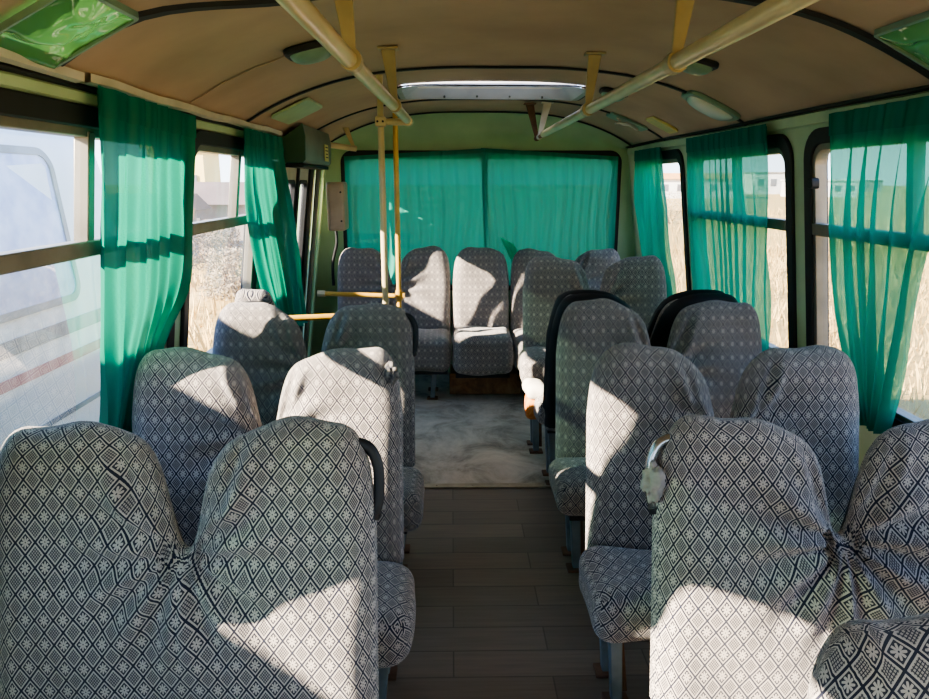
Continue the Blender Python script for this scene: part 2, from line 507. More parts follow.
# rear wall: dome cove, green panel with a big window
RX0, RX1, RZ1 = -.80, 1.255, 1.70
RZ0 = .70
mb = MB()
fy0 = lambda p: (p[0], 5.46, p[1]); fy1 = lambda p: (p[0], 5.52, p[1])
I = rrect(RX0, RX1, RZ0, RZ1, .07); n = len(I) // 4
cs = [(1.60, 1.745), (-1.2, 1.745), (-1.2, RZ0 - .05), (1.60, RZ0 - .05)]
O = []
for i in range(4): O += [cs[i]] * n
mb.ring(O, I, fy0, fy1)
mb.prism([(-1.2, 0), (1.6, 0), (1.6, RZ0 - .05), (-1.2, RZ0 - .05)], fy0, fy1)
vs, fs = [], []
nn, kk = 40, 10
for k in range(kk + 1):
    t = k / kk
    a = t * PI / 2
    y = 5.27 + .19 * math.sin(a)
    for i in range(nn + 1):
        x = XC - HW - .25 + (2 * HW + .5) * i / nn
        zt = cz(x)
        z = 1.745 + (zt - 1.745) * (math.cos(a) * .55 + (1 - t) * .45)
        vs.append((x, y, z + (.0 if t < 1 else -.002)))
for k in range(kk):
    for i in range(nn):
        fs.append((k*(nn+1) + i, k*(nn+1) + i + 1, (k+1)*(nn+1) + i + 1, (k+1)*(nn+1) + i))
mb.add(vs, fs)
tag(mb.build('wall_rear', M['green_d'], smooth=True, angle=35), 'green rear wall with arched dome above the window', kind='structure')

# front wall behind the camera with the windscreen opening
mb = MB()
fy0 = lambda p: (p[0], -1.3, p[1]); fy1 = lambda p: (p[0], -1.36, p[1])
I = rrect(-.95, 1.35, .75, 1.62, .12); n = len(I) // 4
cs = [(1.6, 2.02), (-1.2, 2.02), (-1.2, 0), (1.6, 0)]
O = []
for i in range(4): O += [cs[i]] * n
mb.ring(O, I, fy0, fy1)
tag(mb.build('wall_front', M['green']), 'pale green front bulkhead around the windscreen', kind='structure')

# cornice trims along both sides
def cornice(name, side, segs, mat, z0, z1, off, label):
    mb = MB()
    for (a, b, sag) in segs:
        n = 14
        vs, fs = [], []
        for i in range(n + 1):
            y = a + (b - a) * i / n
            dz = sag * math.sin(PI * i / n) + .003 * math.sin(i * 1.7)
            for (zz, oo) in ((z0, off * .4), (z0 + .004, off), (z1 - .006, off), (z1, off * .4)):
                p = WP(side, oo)((y, zz + dz)); vs.append(p)
        for i in range(n):
            for k in range(3): fs.append((i*4 + k, i*4 + k + 1, i*4 + k + 5, i*4 + k + 4))
        mb.add(vs, fs)
    return tag(mb.build(name, mat, smooth=True), label, kind='structure')
cornice('trim_7', -1, [(-1.2, 1.83, 0), (1.86, 3.88, -.006)], M['white'], 1.738, 1.768, .035, 'cream cable duct along the top of the left wall')
cornice('trim_8', 1, [(-1.2, 5.4, 0)], M['black'], 1.748, 1.764, .03, 'dark cornice strip along the top of the right wall')
cornice('trim_9', -1, [(-1.2, 3.7, 0)], M['black'], 1.722, 1.738, .012, 'dark strip under the cream cable duct')
cornice('trim_10', 1, [(-1.2, 5.4, 0)], M['green'], 1.70, 1.747, .02, 'pale green rail above the right windows')
cornice('trim_11', -1, [(-1.2, 3.7, 0)], M['green'], 1.69, 1.722, .012, 'pale green rail above the left windows')

def window(n, side, y0, y1, mulls, glass, latch=None, div=True):
    w = tag(empty('window_%d' % n), kind='structure')
    # black rubber gasket
    mb = MB()
    mb.ring(rrect(y0 - .03, y1 + .03, SILL - .03, HEAD + .025, .11), rrect(y0 + .025, y1 - .025, SILL + .03, HEAD - .03, .07), WP(side, .014), WP(side, -.055))
    mb.build('gasket', M['black'], w, smooth=True, bevel=.005)
    mb = MB()
    a, b, c, d = y0 + .02, y1 - .02, SILL + .025, HEAD - .028
    mb.ring(rrect(a, b, c, d, .07), rrect(a + .022, b - .022, c + .02, d - .024, .055), WP(side, .006), WP(side, -.04))
    mb.build('frame', M['alu'], w, smooth=True, bevel=.003)
    mb = MB()
    if div: mb.prism([(a + .01, DIV - .022), (b - .01, DIV - .022), (b - .01, DIV + .022), (a + .01, DIV + .022)], WP(side, .014), WP(side, -.035))
    if div: mb.build('divider', M['alu'], w, bevel=.004)
    for i, (m, ww) in enumerate(mulls):
        mb = MB()
        mb.prism([(m - ww/2, DIV + .015), (m + ww/2, DIV + .015), (m + ww/2, d - .01), (m - ww/2, d - .01)], WP(side, .01), WP(side, -.03))
        mb.build('mullion', M['alu'], w, bevel=.003)
    for (z0, z1, of) in ((c + .01, DIV, -.02), (DIV, d - .01, -.012)):
        mb = MB()
        q = [(a + .012, z0), (b - .012, z0), (b - .012, z1), (a + .012, z1)]
        mb.add([WP(side, of)(p) for p in q], [(0, 1, 2, 3)])
        mb.build('pane', glass, w)
    if latch:
        mb = MB()
        mb.prism(rrect(latch[0] - .022, latch[0] + .022, latch[1] - .02, latch[1] + .02, .012, 3), WP(side, .03), WP(side, .0))
        mb.build('latch', M['black'], w, bevel=.003)
    return w
window(1, -1, *LEFT_W[0], [], M['glass_l'], div=False)
window(2, -1, *LEFT_W[1], [(1.92, .035)], M['glass_l'])
window(3, -1, *LEFT_W[2], [(3.24, .032)], M['glass_l'])
window(4, 1, *RIGHT_W[0], [(.85, .03)], M['glass'])
window(5, 1, *RIGHT_W[1], [(2.10, .03)], M['glass'], (2.655, 1.495))
window(6, 1, *RIGHT_W[2], [(3.42, .03)], M['glass'])
window(7, 1, *RIGHT_W[3], [], M['glass'], div=False)
# rear window
w = tag(empty('window_8'), kind='structure')
mb = MB(); g0 = lambda p: (p[0], 5.445, p[1]); g1 = lambda p: (p[0], 5.53, p[1])
mb.ring(rrect(RX0 - .035, RX1 + .035, RZ0 - .03, RZ1 + .03, .09), rrect(RX0 + .02, RX1 - .02, RZ0 + .03, RZ1 - .03, .06), g0, g1)
mb.build('gasket', M['black'], w, smooth=True, bevel=.005)
mb = MB(); mb.add([(RX0, 5.5, RZ0), (RX1, 5.5, RZ0), (RX1, 5.5, RZ1), (RX0, 5.5, RZ1)], [(0, 1, 2, 3)])
mb.build('pane', M['glass'], w)

# rear folding door on the left
d = tag(empty('door_1'), kind='structure')
for (a, b) in ((3.81, 4.10), (4.12, 4.49), (4.52, 4.86)):
    mb = MB()
    I = rrect(a + .05, b - .05, .35, 1.50, .045); n = len(I) // 4
    O = []
    for c in ((b, 1.61), (a, 1.61), (a, .02), (b, .02)): O += [c] * n
    mb.ring(O, I, WP(-1, -.005), WP(-1, -.04))
    lf = mb.build('leaf', M['white'], d, smooth=True, angle=30)
    mb = MB(); mb.ring(rrect(a + .038, b - .038, .338, 1.512, .055), rrect(a + .058, b - .058, .358, 1.492, .04), WP(-1, .002), WP(-1, -.03))
    mb.build('gasket', M['black'], lf, smooth=True)
    mb = MB(); mb.add([WP(-1, -.02)(p) for p in ((a + .045, .34), (b - .045, .34), (b - .045, 1.51), (a + .045, 1.51))], [(0, 1, 2, 3)])
    mb.build('pane', M['glass'], lf)
    mb = MB(); mb.prism([(b - .008, .03), (b + .012, .03), (b + .012, 1.61), (b - .008, 1.61)], WP(-1, .012), WP(-1, -.03))
    mb.build('edge_seal', M['black'], lf)
mb = MB()
mb.prism([(4.87, 0), (4.94, 0), (4.94, 1.62), (4.87, 1.62)], WP(-1, .015), WP(-1, -.05))
mb.build('post', M['black'], d, bevel=.006)
mb = MB(); mb.tube([WP(-1, .04)((5.00, .02)), WP(-1, .03)((5.00, 1.60))], .016, 10)
mb.build('swing_shaft', M['cabinet'], d, smooth=True)
mb = MB(); mb.tube([WP(-1, .03)((5.24, .02)), WP(-1, .02)((5.24, 1.60))], .013, 10)
mb.build('swing_shaft', M['green_d'], d, smooth=True)
mb = MB(); mb.add([WP(-1, -.02)(p) for p in ((5.06, .02), (5.21, .02), (5.21, 1.62), (5.06, 1.62))], [(0, 1, 2, 3)])
mb.build('pane', M['glass'], d)

# ------------------------------------------------------------------ seats
KREC = .17
_TP = np.array([(0, .735), (.014, .742), (.024, .775), (.035, .83), (.047, .882), (.063, .925), (.087, .958), (.116, .98), (.152, .998), (.195, 1.008), (.24, 1.012), (.30, 1.012),
                (.35, 1.005), (.378, .988), (.400, .955), (.413, .915), (.420, .87), (.425, .80)])
_TS = np.array([(0, 1.016), (.10, 1.012), (.145, .998), (.175, .968), (.193, .92), (.206, .85), (.212, .77)])
def tri(s, tab):
    return np.interp(s, tab[:, 0], tab[:, 1])
def smooth1(a, n=3):
    for _ in range(n):
        b = a.copy(); b[1:-1] = (a[:-2] + 2 * a[1:-1] + a[2:]) / 4; a = b
    return a

def back_shape(half, kind, zb, seed, dz=0, th=.055, rr=.075, inset=0, nu=150, nv=70, wrinkle=1):
    """front and back skins of a cloth-covered backrest; local x across, -y towards the sitter"""
    t = np.linspace(-1, 1, nu + 1)
    x = half * (np.sin(t * PI / 2) * .38 + .62 * np.sign(t) * np.abs(t) ** 1.6)
    if kind == 2:
        top = tri(np.abs(x) * .425 / half, _TP)
    else:
        top = tri(np.abs(x) * .212 / half, _TS)
    rng = np.random.RandomState(seed)
    ph = rng.rand(8) * 6.28
    top = smooth1(top, 2) + dz + wrinkle * .006 * np.sin(x * 17 + ph[0]) + wrinkle * .004 * np.sin(x * 41 + ph[1])
    top = top - inset
    v = np.linspace(0, 1, nv + 1); v = 1 - (1 - v) ** 1.35
    X = np.repeat(x[None, :], nv + 1, 0)
    Z = zb + v[:, None] * (top[None, :] - zb)
    # outline polyline
    ol = [(x[0], z) for z in np.linspace(zb, top[0], 20)] + list(zip(x, top)) + [(x[-1], z) for z in np.linspace(top[-1], zb, 20)]
    ol = np.array(ol)
    P = np.stack([X.ravel(), Z.ravel()], 1)
    A, B = ol[:-1], ol[1:]
    best = np.full(len(P), 9.); near = np.zeros_like(P)
    for a, b in zip(A, B):
        ab = b - a; L = (ab ** 2).sum() + 1e-12
        tt = np.clip(((P - a) @ ab) / L, 0, 1)
        c = a + tt[:, None] * ab
        dd = np.hypot(*(P - c).T)
        m = dd < best
        best[m] = dd[m]; near[m] = c[m]
    d = np.clip(best / rr, 0, 1)
    prof = np.sqrt(np.maximum(0, 1 - (1 - d) ** 2))
    outw = near - P
    ln = np.hypot(*outw.T)[:, None] + 1e-6
    outw = np.where(ln > 2e-4, outw / ln, 0)
    xx, zz = P[:, 0], P[:, 1]
    # cloth relief
    rel = .006 * np.sin(xx * 9 + ph[2]) * np.sin(zz * 7 + ph[3]) + .004 * np.sin(xx * 23 + zz * 15 + ph[4])
    rel += .014 * np.exp(-((zz - (zb + .22)) / .16) ** 2)
    if kind == 2:
        vx, vz = 0, .735 + dz
        dist = np.hypot(xx - vx, zz - vz)
        ang = np.arctan2(xx - vx, zz - vz)
        rel += wrinkle * .013 * np.sin(np.abs(ang) * 11 + ph[5]) * np.exp(-((dist - .13) / .10) ** 2)
        rel -= .02 * np.exp(-(dist / .12) ** 2)
        for sgn in (-1, 1):   # vertical pinch folds down the inner shoulder of each hump
            fx = sgn * (.115 + .02 * np.sin(ph[6])) * half / .425
            cx = fx - sgn * (zz - .95 - dz) * -.35
            rel -= wrinkle * .016 * np.exp(-((xx - cx) / .014) ** 2) * np.exp(-((zz - .90 - dz) / .09) ** 2)
            rel += wrinkle * .010 * np.exp(-((xx - cx - sgn * .025) / .016) ** 2) * np.exp(-((zz - .90 - dz) / .09) ** 2)
    rec = KREC * (zz - .85)
    yf = rec - th * prof - rel * prof + th
    yb = rec + th * prof * .8 + th
    depf = th * (1 - prof); depb = th * (1 + prof)
    uvf = np.stack([xx + outw[:, 0] * depf, zz + outw[:, 1] * depf], 1)
    uvb = np.stack([xx + outw[:, 0] * depb, zz + outw[:, 1] * depb], 1)
    n1 = (nu + 1)
    idx = np.arange((nv + 1) * n1).reshape(nv + 1, n1)
    q = np.stack([idx[:-1, :-1], idx[:-1, 1:], idx[1:, 1:], idx[1:, :-1]], -1).reshape(-1, 4)
    vf = np.stack([xx, yf, zz], 1); vb = np.stack([xx, yb, zz], 1)
    return vf, vb, uvf, uvb, q

def rounded_box(c, size, r, n=10, wob=0, seed=0, skirt=0):
    """cushion: subdivided box pulled into a rounded one, UVs from its own faces"""
    rng = np.random.RandomState(seed); ph = rng.rand(6) * 6.28
    V, U, F = [], [], []
    hx, hy, hz = (s / 2 for s in size)
    faces = [((0,0,1),(1,0,0),(0,1,0)), ((0,0,-1),(1,0,0),(0,-1,0)), ((0,-1,0),(1,0,0),(0,0,1)), ((0,1,0),(-1,0,0),(0,0,1)), ((1,0,0),(0,1,0),(0,0,1)), ((-1,0,0),(0,-1,0),(0,0,1))]
    s = np.linspace(-1, 1, n * 2 + 1)
    s = np.sign(s) * (1 - (1 - np.abs(s)) ** 1.6)
    for (N, A, B) in faces:
        N, A, B = (np.array(q, float) for q in (N, A, B))
        b = len(V)
        for j in s:
            for i in s:
                p = (N + A * i + B * j) * np.array([hx, hy, hz])
                inn = np.clip(p, [-(hx - r), -(hy - r), -(hz - r)], [hx - r, hy - r, hz - r])
                dv = p - inn; L = np.linalg.norm(dv)
                if L > 1e-9: p = inn + dv / L * r
                if wob:
                    p = p + dv / (L + 1e-9) * wob * (math.sin(p[0] * 21 + ph[0]) * math.sin(p[1] * 19 + ph[1]) + .6 * math.sin(p[2] * 33 + p[0] * 13 + ph[2]))
                    if p[2] > 0: p = p + np.array([0, 0, wob * 1.6 * (1 - (p[0] / hx) ** 2) * (1 - (p[1] / hy) ** 2)])
                V.append(p + np.array(c))
                U.append((np.dot(p, np.abs(A)) + (hz if abs(N[0]) else 0), np.dot(p, np.abs(B)) + (-hy if abs(N[1]) else 0)))
        m = len(s)
        for j in range(m - 1):
            for i in range(m - 1):
                F.append((b + j*m + i, b + j*m + i + 1, b + (j+1)*m + i + 1, b + (j+1)*m + i))
    return V, F, U

def crumple(name, c, r, mat, parent, seed=0, sq=(1, 1, 1)):
    bm = bmesh.new()
    bmesh.ops.create_icosphere(bm, subdivisions=4, radius=1)
    for v in bm.verts:
        n = noise.noise(v.co * 2.2 + Vector((seed, 0, 0))) * .55 + abs(noise.noise(v.co * 5 + Vector((0, seed, 0)))) * .35
        v.co = Vector((v.co.x * sq[0], v.co.y * sq[1], v.co.z * sq[2])) * r * (1 + n) + Vector(c)
    me = bpy.data.meshes.new(name); bm.to_mesh(me); bm.free()
    me.materials.append(mat); me.shade_smooth()
    o = bpy.data.objects.new(name, me); COL.objects.link(o); o.parent = parent
    return o

def seat(label, xc, y, half, kind, aisle, seed, dz=0, rz=0, handle=None, group=None, cz0=.26, cz1=.42, cdepth=.31, knot=False, legs=True, cover_over=.04, base=0, cushion_fabric='fabric', shell=.03, leg_in=.05):
    """aisle: -1 / +1 = the local x side that faces the aisle, 0 = both"""
    t = thing('bus_seat', label, 'seat', (xc, y, base), rz, group)
    zb = .34
    vf, vb, uf, ub, q = back_shape(half, kind, zb, seed, dz)
    n = len(vf)
    V = np.concatenate([vf, vb]); U = np.concatenate([uf, ub]); F = list(map(tuple, q)) + [tuple(k + n for k in f[::-1]) for f in q]
    o = raw_mesh('backrest', V, F, M['fabric'], t, U)
    # black shell behind the cloth
    vf, vb, uf, ub, q = back_shape(half - .012 if shell > 0 else half + .008, kind, zb + .02, seed + 50, dz, th=.05, rr=.05, inset=shell, nu=60, nv=30, wrinkle=0)
    vb2 = vb + np.array([0, .018, 0]); vf2 = vf * np.array([1, 0, 1]) + np.array([0, 1, 0]) * (vb[:, 1:2] - (.008 if shell > 0 else .085))
    V = np.concatenate([vf2, vb2]); n = len(vf2)
    raw_mesh('back_shell', V, list(map(tuple, q)) + [tuple(k + n for k in f[::-1]) for f in q], M['vinyl'], t)
    # cushion
    ex0 = cover_over if aisle in (-1, 0) else 0
    ex1 = cover_over if aisle in (1, 0) else 0
    w = 2 * half + ex0 + ex1
    cy1 = KREC * (.42 - .85) - .005
    V, F, U = rounded_box(((ex1 - ex0) / 2, cy1 - cdepth / 2, (cz0 + cz1) / 2), (w, cdepth, cz1 - cz0), .06, 11, .006, seed)
    raw_mesh('cushion', V, F, M[cushion_fabric], t, U)
    # frame and legs
    mb = MB()
    fz = cz0 - .018
    mb.box((0, cy1 - .04, fz), (2 * half - .04, .03, .03)); mb.box((0, cy1 - cdepth + .10, fz), (2 * half - .04, .03, .03))
    for sx in (-1, 1): mb.box((sx * (half - .035), cy1 - cdepth / 2 + .03, fz), (.03, cdepth - .17, .03))
    for sx in (-1, 1):
        mb.tube([(sx * (half - .05), cy1 - .04, fz), (sx * (half - .05), cy1 + .075, .40), (sx * (half - leg_in - .01), KREC * (.7 - .85) + .075, .70)], .012, 8)
    mb.build('seat_frame', M['vinyl'], t, bevel=.003)
    if legs:
        sides = (-1, 1) if aisle == 0 else (aisle, -aisle)
        for sx in sides:
            for yy in (cy1 - .06, cy1 - cdepth + .12):
                mb = MB()
                mb.hexa([(sx * (half - leg_in - .01) - .016, yy - .016, .012), (sx * (half - leg_in - .01) + .016, yy - .016, .012), (sx * (half - leg_in - .01) + .016, yy + .016, .012), (sx * (half - leg_in - .01) - .016, yy + .016, .012),
                         (sx * (half - leg_in + .005) - .019, yy - .02, fz), (sx * (half - leg_in + .005) + .019, yy - .02, fz), (sx * (half - leg_in + .005) + .019, yy + .02, fz), (sx * (half - leg_in + .005) - .019, yy + .02, fz)])
                lg = mb.build('leg', M['steel'], t, bevel=.004)
                mb = MB(); mb.box((sx * (half - leg_in - .01), yy, .006), (.075, .06, .012))
                mb.build('foot_plate', M['rust'], lg, bevel=.003)
        if aisle:
            mb = MB(); mb.tube([(aisle * (half - .085), cy1 - cdepth + .13, .03), (aisle * (half - .085), cy1 - .07, fz - .01)], .010, 8)
            mb.build('brace', M['rust'], t, smooth=True)
    if handle:
        s = aisle
        e = half
        def hp(sx, z, dy=0): return (s * sx, KREC * (z - .85) + .05 + dy, z + dz)
        path = smooth_path([hp(e - .065, .955), hp(e - .042, .962), hp(e - .014, .95), hp(e + .003, .915), hp(e + .006, .87), hp(e + .002, .825), hp(e - .012, .795)], 5)
        mb = MB(); mb.tube(path, .0125, 12)
        mb.build('grab_handle', M[handle], t, smooth=True)
        for a, b in ((1, 3), (-4, -2)):
            mb = MB(); mb.tube([path[a], path[b]], .017, 12)
            mb.build('handle_collar', M['vinyl'], t, smooth=True, angle=50)
    if knot:
        crumple('cover_knot', (aisle * (half - knot[0]), KREC * (knot[1] - .85) + knot[2], knot[1]), .026 if knot[3] else .020, M['grey_cloth'] if knot[3] else M['bunched'], t, seed, (.9, .8, 1.5))
    return t

ROWS_L = 'forward-facing double seats by the left windows'
ROWS_R = 'double seats by the right windows'
YO = -.06    # the front of the cloth at shoulder height stands at the measured depth
LK = dict(cz0=.21, cz1=.375, cdepth=.34)
seat('cloth-covered double seat nearest the camera on the left, black grab handle at its corner', -.592, 1.45 + YO, .422, 2, 1, 3, dz=-.024, handle='vinyl', group=ROWS_L, **LK)
seat('double seat second from the camera on the left, brightly sunlit cover tied in a knot', -.573, 2.09 + YO, .418, 2, 1, 5, dz=-.010, knot=(.03, .935, .0, 0), group=ROWS_L, **LK)
seat('double seat third from the camera on the left, in front of the yellow poles', -.578, 2.85 + YO, .420, 2, 1, 9, dz=.0, handle='vinyl', group=ROWS_L, **LK)
seat('single cloth-covered seat beside the left wall, its sunlit top just showing over the third row', -.872, 3.14, .10, 1, 1, 12, dz=.026, rz=PI, cdepth=.30, leg_in=.03)
seat('dark cloth-covered seat cut off by the bottom right corner of the photo', .87, .76 + YO, .425, 2, -1, 14, dz=-.047, group=ROWS_R)
seat('double seat with a chrome grab handle and a rag knotted to its left corner', .882, 1.47 + YO, .428, 2, -1, 17, dz=-.026, cz1=.375, cz0=.22, handle='chrome', knot=(-.005, .845, .03, 1), group=ROWS_R)
seat('double seat behind the chrome-handled one on the right, blue-grey leg in the aisle', .850, 2.09 + YO, .430, 2, -1, 21, dz=-.008, group=ROWS_R)
seat('double seat on the right standing back to back with the black-backed one', .860, 2.82 + YO, .430, 2, -1, 24, dz=.012, group=ROWS_R)
rs = seat('rear-facing double seat with a black back, torn cushion showing orange foam', .880, 3.155, .430, 2, 1, 27, dz=.0, rz=PI, cz0=.32, cz1=.46, shell=-.008, group=ROWS_R)
V, F, U = rounded_box((.452, -.30, .455), (.11, .20, .07), .03, 6, .006, 4)
raw_mesh('cushion_cover', V, F, M['ivory_cloth'], rs)['label'] = 'white cloth over the torn cushion end'
V, F, U = rounded_box((.455, -.30, .375), (.095, .17, .12), .03, 6, .008, 5)
raw_mesh('torn_foam', V, F, M['foam'], rs)['label'] = 'exposed orange foam'
seat('double seat on the right just in front of the rear bench, facing the camera', .840, 4.06 + YO, .425, 2, -1, 31, dz=.065, cz0=.41, cz1=.58, group=ROWS_R)
seat('double seat at the left end of the rear row, under the teal rear curtain', -.430, 5.17 + YO, .418, 2, 0, 35, dz=.02, cover_over=0, cz0=.22, cz1=.46, cdepth=.40, leg_in=.12)
mid = seat('single middle seat of the rear row, standing over the brown wooden box', .212, 5.17 + YO, .209, 1, 0, 38, dz=.01, cover_over=0, cz0=.20, cz1=.475, cdepth=.42, legs=False)
seat('double seat at the right end of the rear row, mostly behind another seat', .853, 5.17 + YO, .418, 2, 0, 41, dz=.005, cover_over=0, cz0=.22, cz1=.46, cdepth=.42, leg_in=.12)

# ------------------------------------------------------------------ curtains
def curtain(label, edge_a, edge_b, nrm, folds, amp, mat, seed, group, name='window_curtain', header=.075, nu=120, nv=70, gather=None):
    """edge_a/edge_b: lists of (x,y,z) from top to bottom; the cloth hangs between them"""
    A = smooth_path(edge_a, 12); B = smooth_path(edge_b, 12)
    rng = random.Random(seed)
    ph = [rng.random() * 6.28 for _ in range(6)]
    nr = Vector(nrm)
    def lerp(L, t):
        z = L[0].z + (L[-1].z - L[0].z) * min(1, max(-.05, t))
        if z >= L[0].z: return L[0] + Vector((0, 0, z - L[0].z))
        i = 0
        while i < len(L) - 2 and L[i+1].z > z: i += 1
        a, b = L[i], L[i+1]
        return a.lerp(b, (a.z - z) / max(1e-6, a.z - b.z))
    w0 = (A[0] - B[0]).length
    def pt(u, v):
        a = lerp(A, v); b = lerp(B, v)
        comp = max(0, 1 - (a - b).length / w0)
        k = amp * (.35 + min(1, v * 3) * .65) * (1 + .9 * comp)
        s = u + .035 * math.sin(u * 9 + ph[0]) + .012 * math.sin(v * 7 + u * 5 + ph[1])
        wv = math.sin(s * folds * 2 * PI + ph[2] + .5 * math.sin(v * 3 + ph[3])) + .45 * math.sin(s * folds * 4.3 * PI + ph[4] + v * 1.4)
        wv += .5 * noise.noise(Vector((u * 6, v * 3, seed)))
        return a.lerp(b, u) + nr * (k * wv)
    t = tag(empty(name), label, 'curtain', group)
    V = [pt(i / nu, j / nv) for j in range(nv + 1) for i in range(nu + 1)]
    F = [(j*(nu+1) + i, j*(nu+1) + i + 1, (j+1)*(nu+1) + i + 1, (j+1)*(nu+1) + i) for j in range(nv) for i in range(nu)]
    raw_mesh('cloth', V, F, mat, t)
    if header:
        L = (A[0] - A[-1]).length
        hv = header / L
        V = [pt(i / nu, (j / 4) * hv - .01) + nr * .004 * 1 for j in range(5) for i in range(nu + 1)]
        F = [(j*(nu+1) + i, j*(nu+1) + i + 1, (j+1)*(nu+1) + i + 1, (j+1)*(nu+1) + i) for j in range(4) for i in range(nu)]
        raw_mesh('header', V, F, M['header'], t)
    return t

def wl(y, z, off): return (wx(-1, z) + off, y, z)
def wr(y, z, off): return (wx(1, z) - off, y, z)
GC = 'teal curtains along the side windows'
# left window curtains
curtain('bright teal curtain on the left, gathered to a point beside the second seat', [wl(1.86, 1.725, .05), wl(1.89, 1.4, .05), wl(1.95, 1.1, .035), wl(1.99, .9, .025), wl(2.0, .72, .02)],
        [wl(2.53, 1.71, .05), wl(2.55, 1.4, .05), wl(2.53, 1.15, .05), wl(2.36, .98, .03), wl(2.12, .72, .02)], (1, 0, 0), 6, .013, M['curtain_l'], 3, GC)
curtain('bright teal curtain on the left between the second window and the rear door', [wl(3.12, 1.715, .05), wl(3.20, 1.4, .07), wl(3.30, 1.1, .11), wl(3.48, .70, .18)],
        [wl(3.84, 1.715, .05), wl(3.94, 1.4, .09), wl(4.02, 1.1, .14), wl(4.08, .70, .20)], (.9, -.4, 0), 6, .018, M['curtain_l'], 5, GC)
curtain('teal curtain beside the nearest left seat, just beyond the left edge of the photo', [wl(.40, 1.715, .05), wl(.46, 1.47, .05), wl(.76, 1.39, .05), wl(.83, 1.22, .05), wl(1.02, 1.13, .045), wl(1.10, .88, .03), wl(1.18, .72, .03)],  # unseen curtain, front edge shaped to throw the sun patches on the front seats
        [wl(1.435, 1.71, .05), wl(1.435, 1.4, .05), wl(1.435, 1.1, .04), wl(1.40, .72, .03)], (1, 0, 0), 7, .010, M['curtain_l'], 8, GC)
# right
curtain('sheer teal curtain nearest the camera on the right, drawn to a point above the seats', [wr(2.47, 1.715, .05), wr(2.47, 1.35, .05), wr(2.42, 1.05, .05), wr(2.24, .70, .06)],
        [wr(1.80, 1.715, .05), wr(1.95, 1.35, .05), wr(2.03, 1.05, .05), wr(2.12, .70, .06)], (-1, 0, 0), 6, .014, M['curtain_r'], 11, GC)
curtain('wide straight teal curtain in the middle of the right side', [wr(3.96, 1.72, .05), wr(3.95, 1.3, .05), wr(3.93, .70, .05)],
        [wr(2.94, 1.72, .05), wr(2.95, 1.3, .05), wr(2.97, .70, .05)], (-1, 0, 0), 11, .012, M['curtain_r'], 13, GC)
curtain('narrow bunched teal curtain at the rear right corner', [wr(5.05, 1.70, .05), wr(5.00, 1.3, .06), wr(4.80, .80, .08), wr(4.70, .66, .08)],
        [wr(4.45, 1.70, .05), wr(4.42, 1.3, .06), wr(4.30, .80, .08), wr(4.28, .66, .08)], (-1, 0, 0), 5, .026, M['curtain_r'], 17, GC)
# rear
RB = 'teal curtains over the rear window'
curtain('left half of the teal curtain across the rear window', [(-.80, 5.40, 1.675), (-.80, 5.40, 1.2), (-.80, 5.40, .72)],
        [(.27, 5.41, 1.735), (.27, 5.41, 1.2), (.27, 5.41, .72)], (0, -1, 0), 9, .010, M['curtain_b'], 21, RB, 'rear_curtain', header=.03)
curtain('right half of the teal curtain across the rear window', [(.22, 5.375, 1.735), (.24, 5.375, 1.2), (.27, 5.375, .72)],
        [(1.25, 5.40, 1.675), (1.25, 5.40, 1.2), (1.25, 5.40, .72)], (0, -1, 0), 11, .011, M['curtain_b'], 23, RB, 'rear_curtain', header=.03)

# ------------------------------------------------------------------ grab rails and poles
def bracket(x, y, zt, parent, mat, r, tilt=0):
    mb = MB()
    zc = cz(x + tilt) - .012
    mb.hexa([(x - .012, y - .006, zt), (x + .012, y - .006, zt), (x + .012, y + .006, zt), (x - .012, y + .006, zt),
             (x + tilt - .026, y - .006, zc), (x + tilt + .026, y - .006, zc), (x + tilt + .026, y + .006, zc), (x + tilt - .026, y + .006, zc)])
    b = mb.build('bracket', mat, parent, bevel=.003)
    mb = MB(); mb.tube([(x, y - .022, zt), (x, y + .022, zt)], r + .006, 14)
    mb.build('clamp', mat, b, smooth=True, angle=50)
    mb = MB(); mb.box((x + tilt, y, zc + .002), (.075, .06, .008))
    mb.build('ceiling_plate', mat, b, bevel=.002)

PZ = 1.775
t = thing('ceiling_handrail', 'long ivory ceiling handrail on the left, ending at the poles', 'handrail')
mb = MB(); mb.tube(smooth_path([(-.262, -.9, PZ), (-.245, 1.2, PZ), (-.20, 3.20, PZ - .003), (-.195, 3.28, PZ - .01)], 6), .0195, 16)
mb.build('tube', M['rail'], t, smooth=True)
mb = MB(); mb.tube([(-.315, 3.30, PZ - .012), (-.185, 3.30, PZ - .012)], .0155, 14)
mb.build('cross_tube', M['rail'], t, smooth=True, angle=50)
for y in (.6, 1.74, 2.73): bracket(-.232 + (y - 1.7) * .022, y, PZ, t, M['bracket'], .0195, -.02)

t = thing('ceiling_handrail', 'long ivory ceiling handrail on the right', 'handrail')
mb = MB(); mb.tube([(.525, -.9, PZ), (.53, 1.2, PZ), (.545, 4.30, PZ)], .0195, 16)
mb.build('tube', M['rail'], t, smooth=True, angle=50)
mb = MB(); mb.tube([(.546, 4.30, PZ), (.548, 4.66, PZ - .004)], .011, 12)
mb.build('bare_end', M['rust'], t, smooth=True, angle=50)
for y in (.6, 1.76, 2.86): bracket(.532, y, PZ, t, M['bracket'], .0195, .02)
bracket(.547, 4.52, PZ - .003, t, M['white'], .011, .045)
bracket(.548, 4.66, PZ - .003, t, M['rust'], .011, -.05)

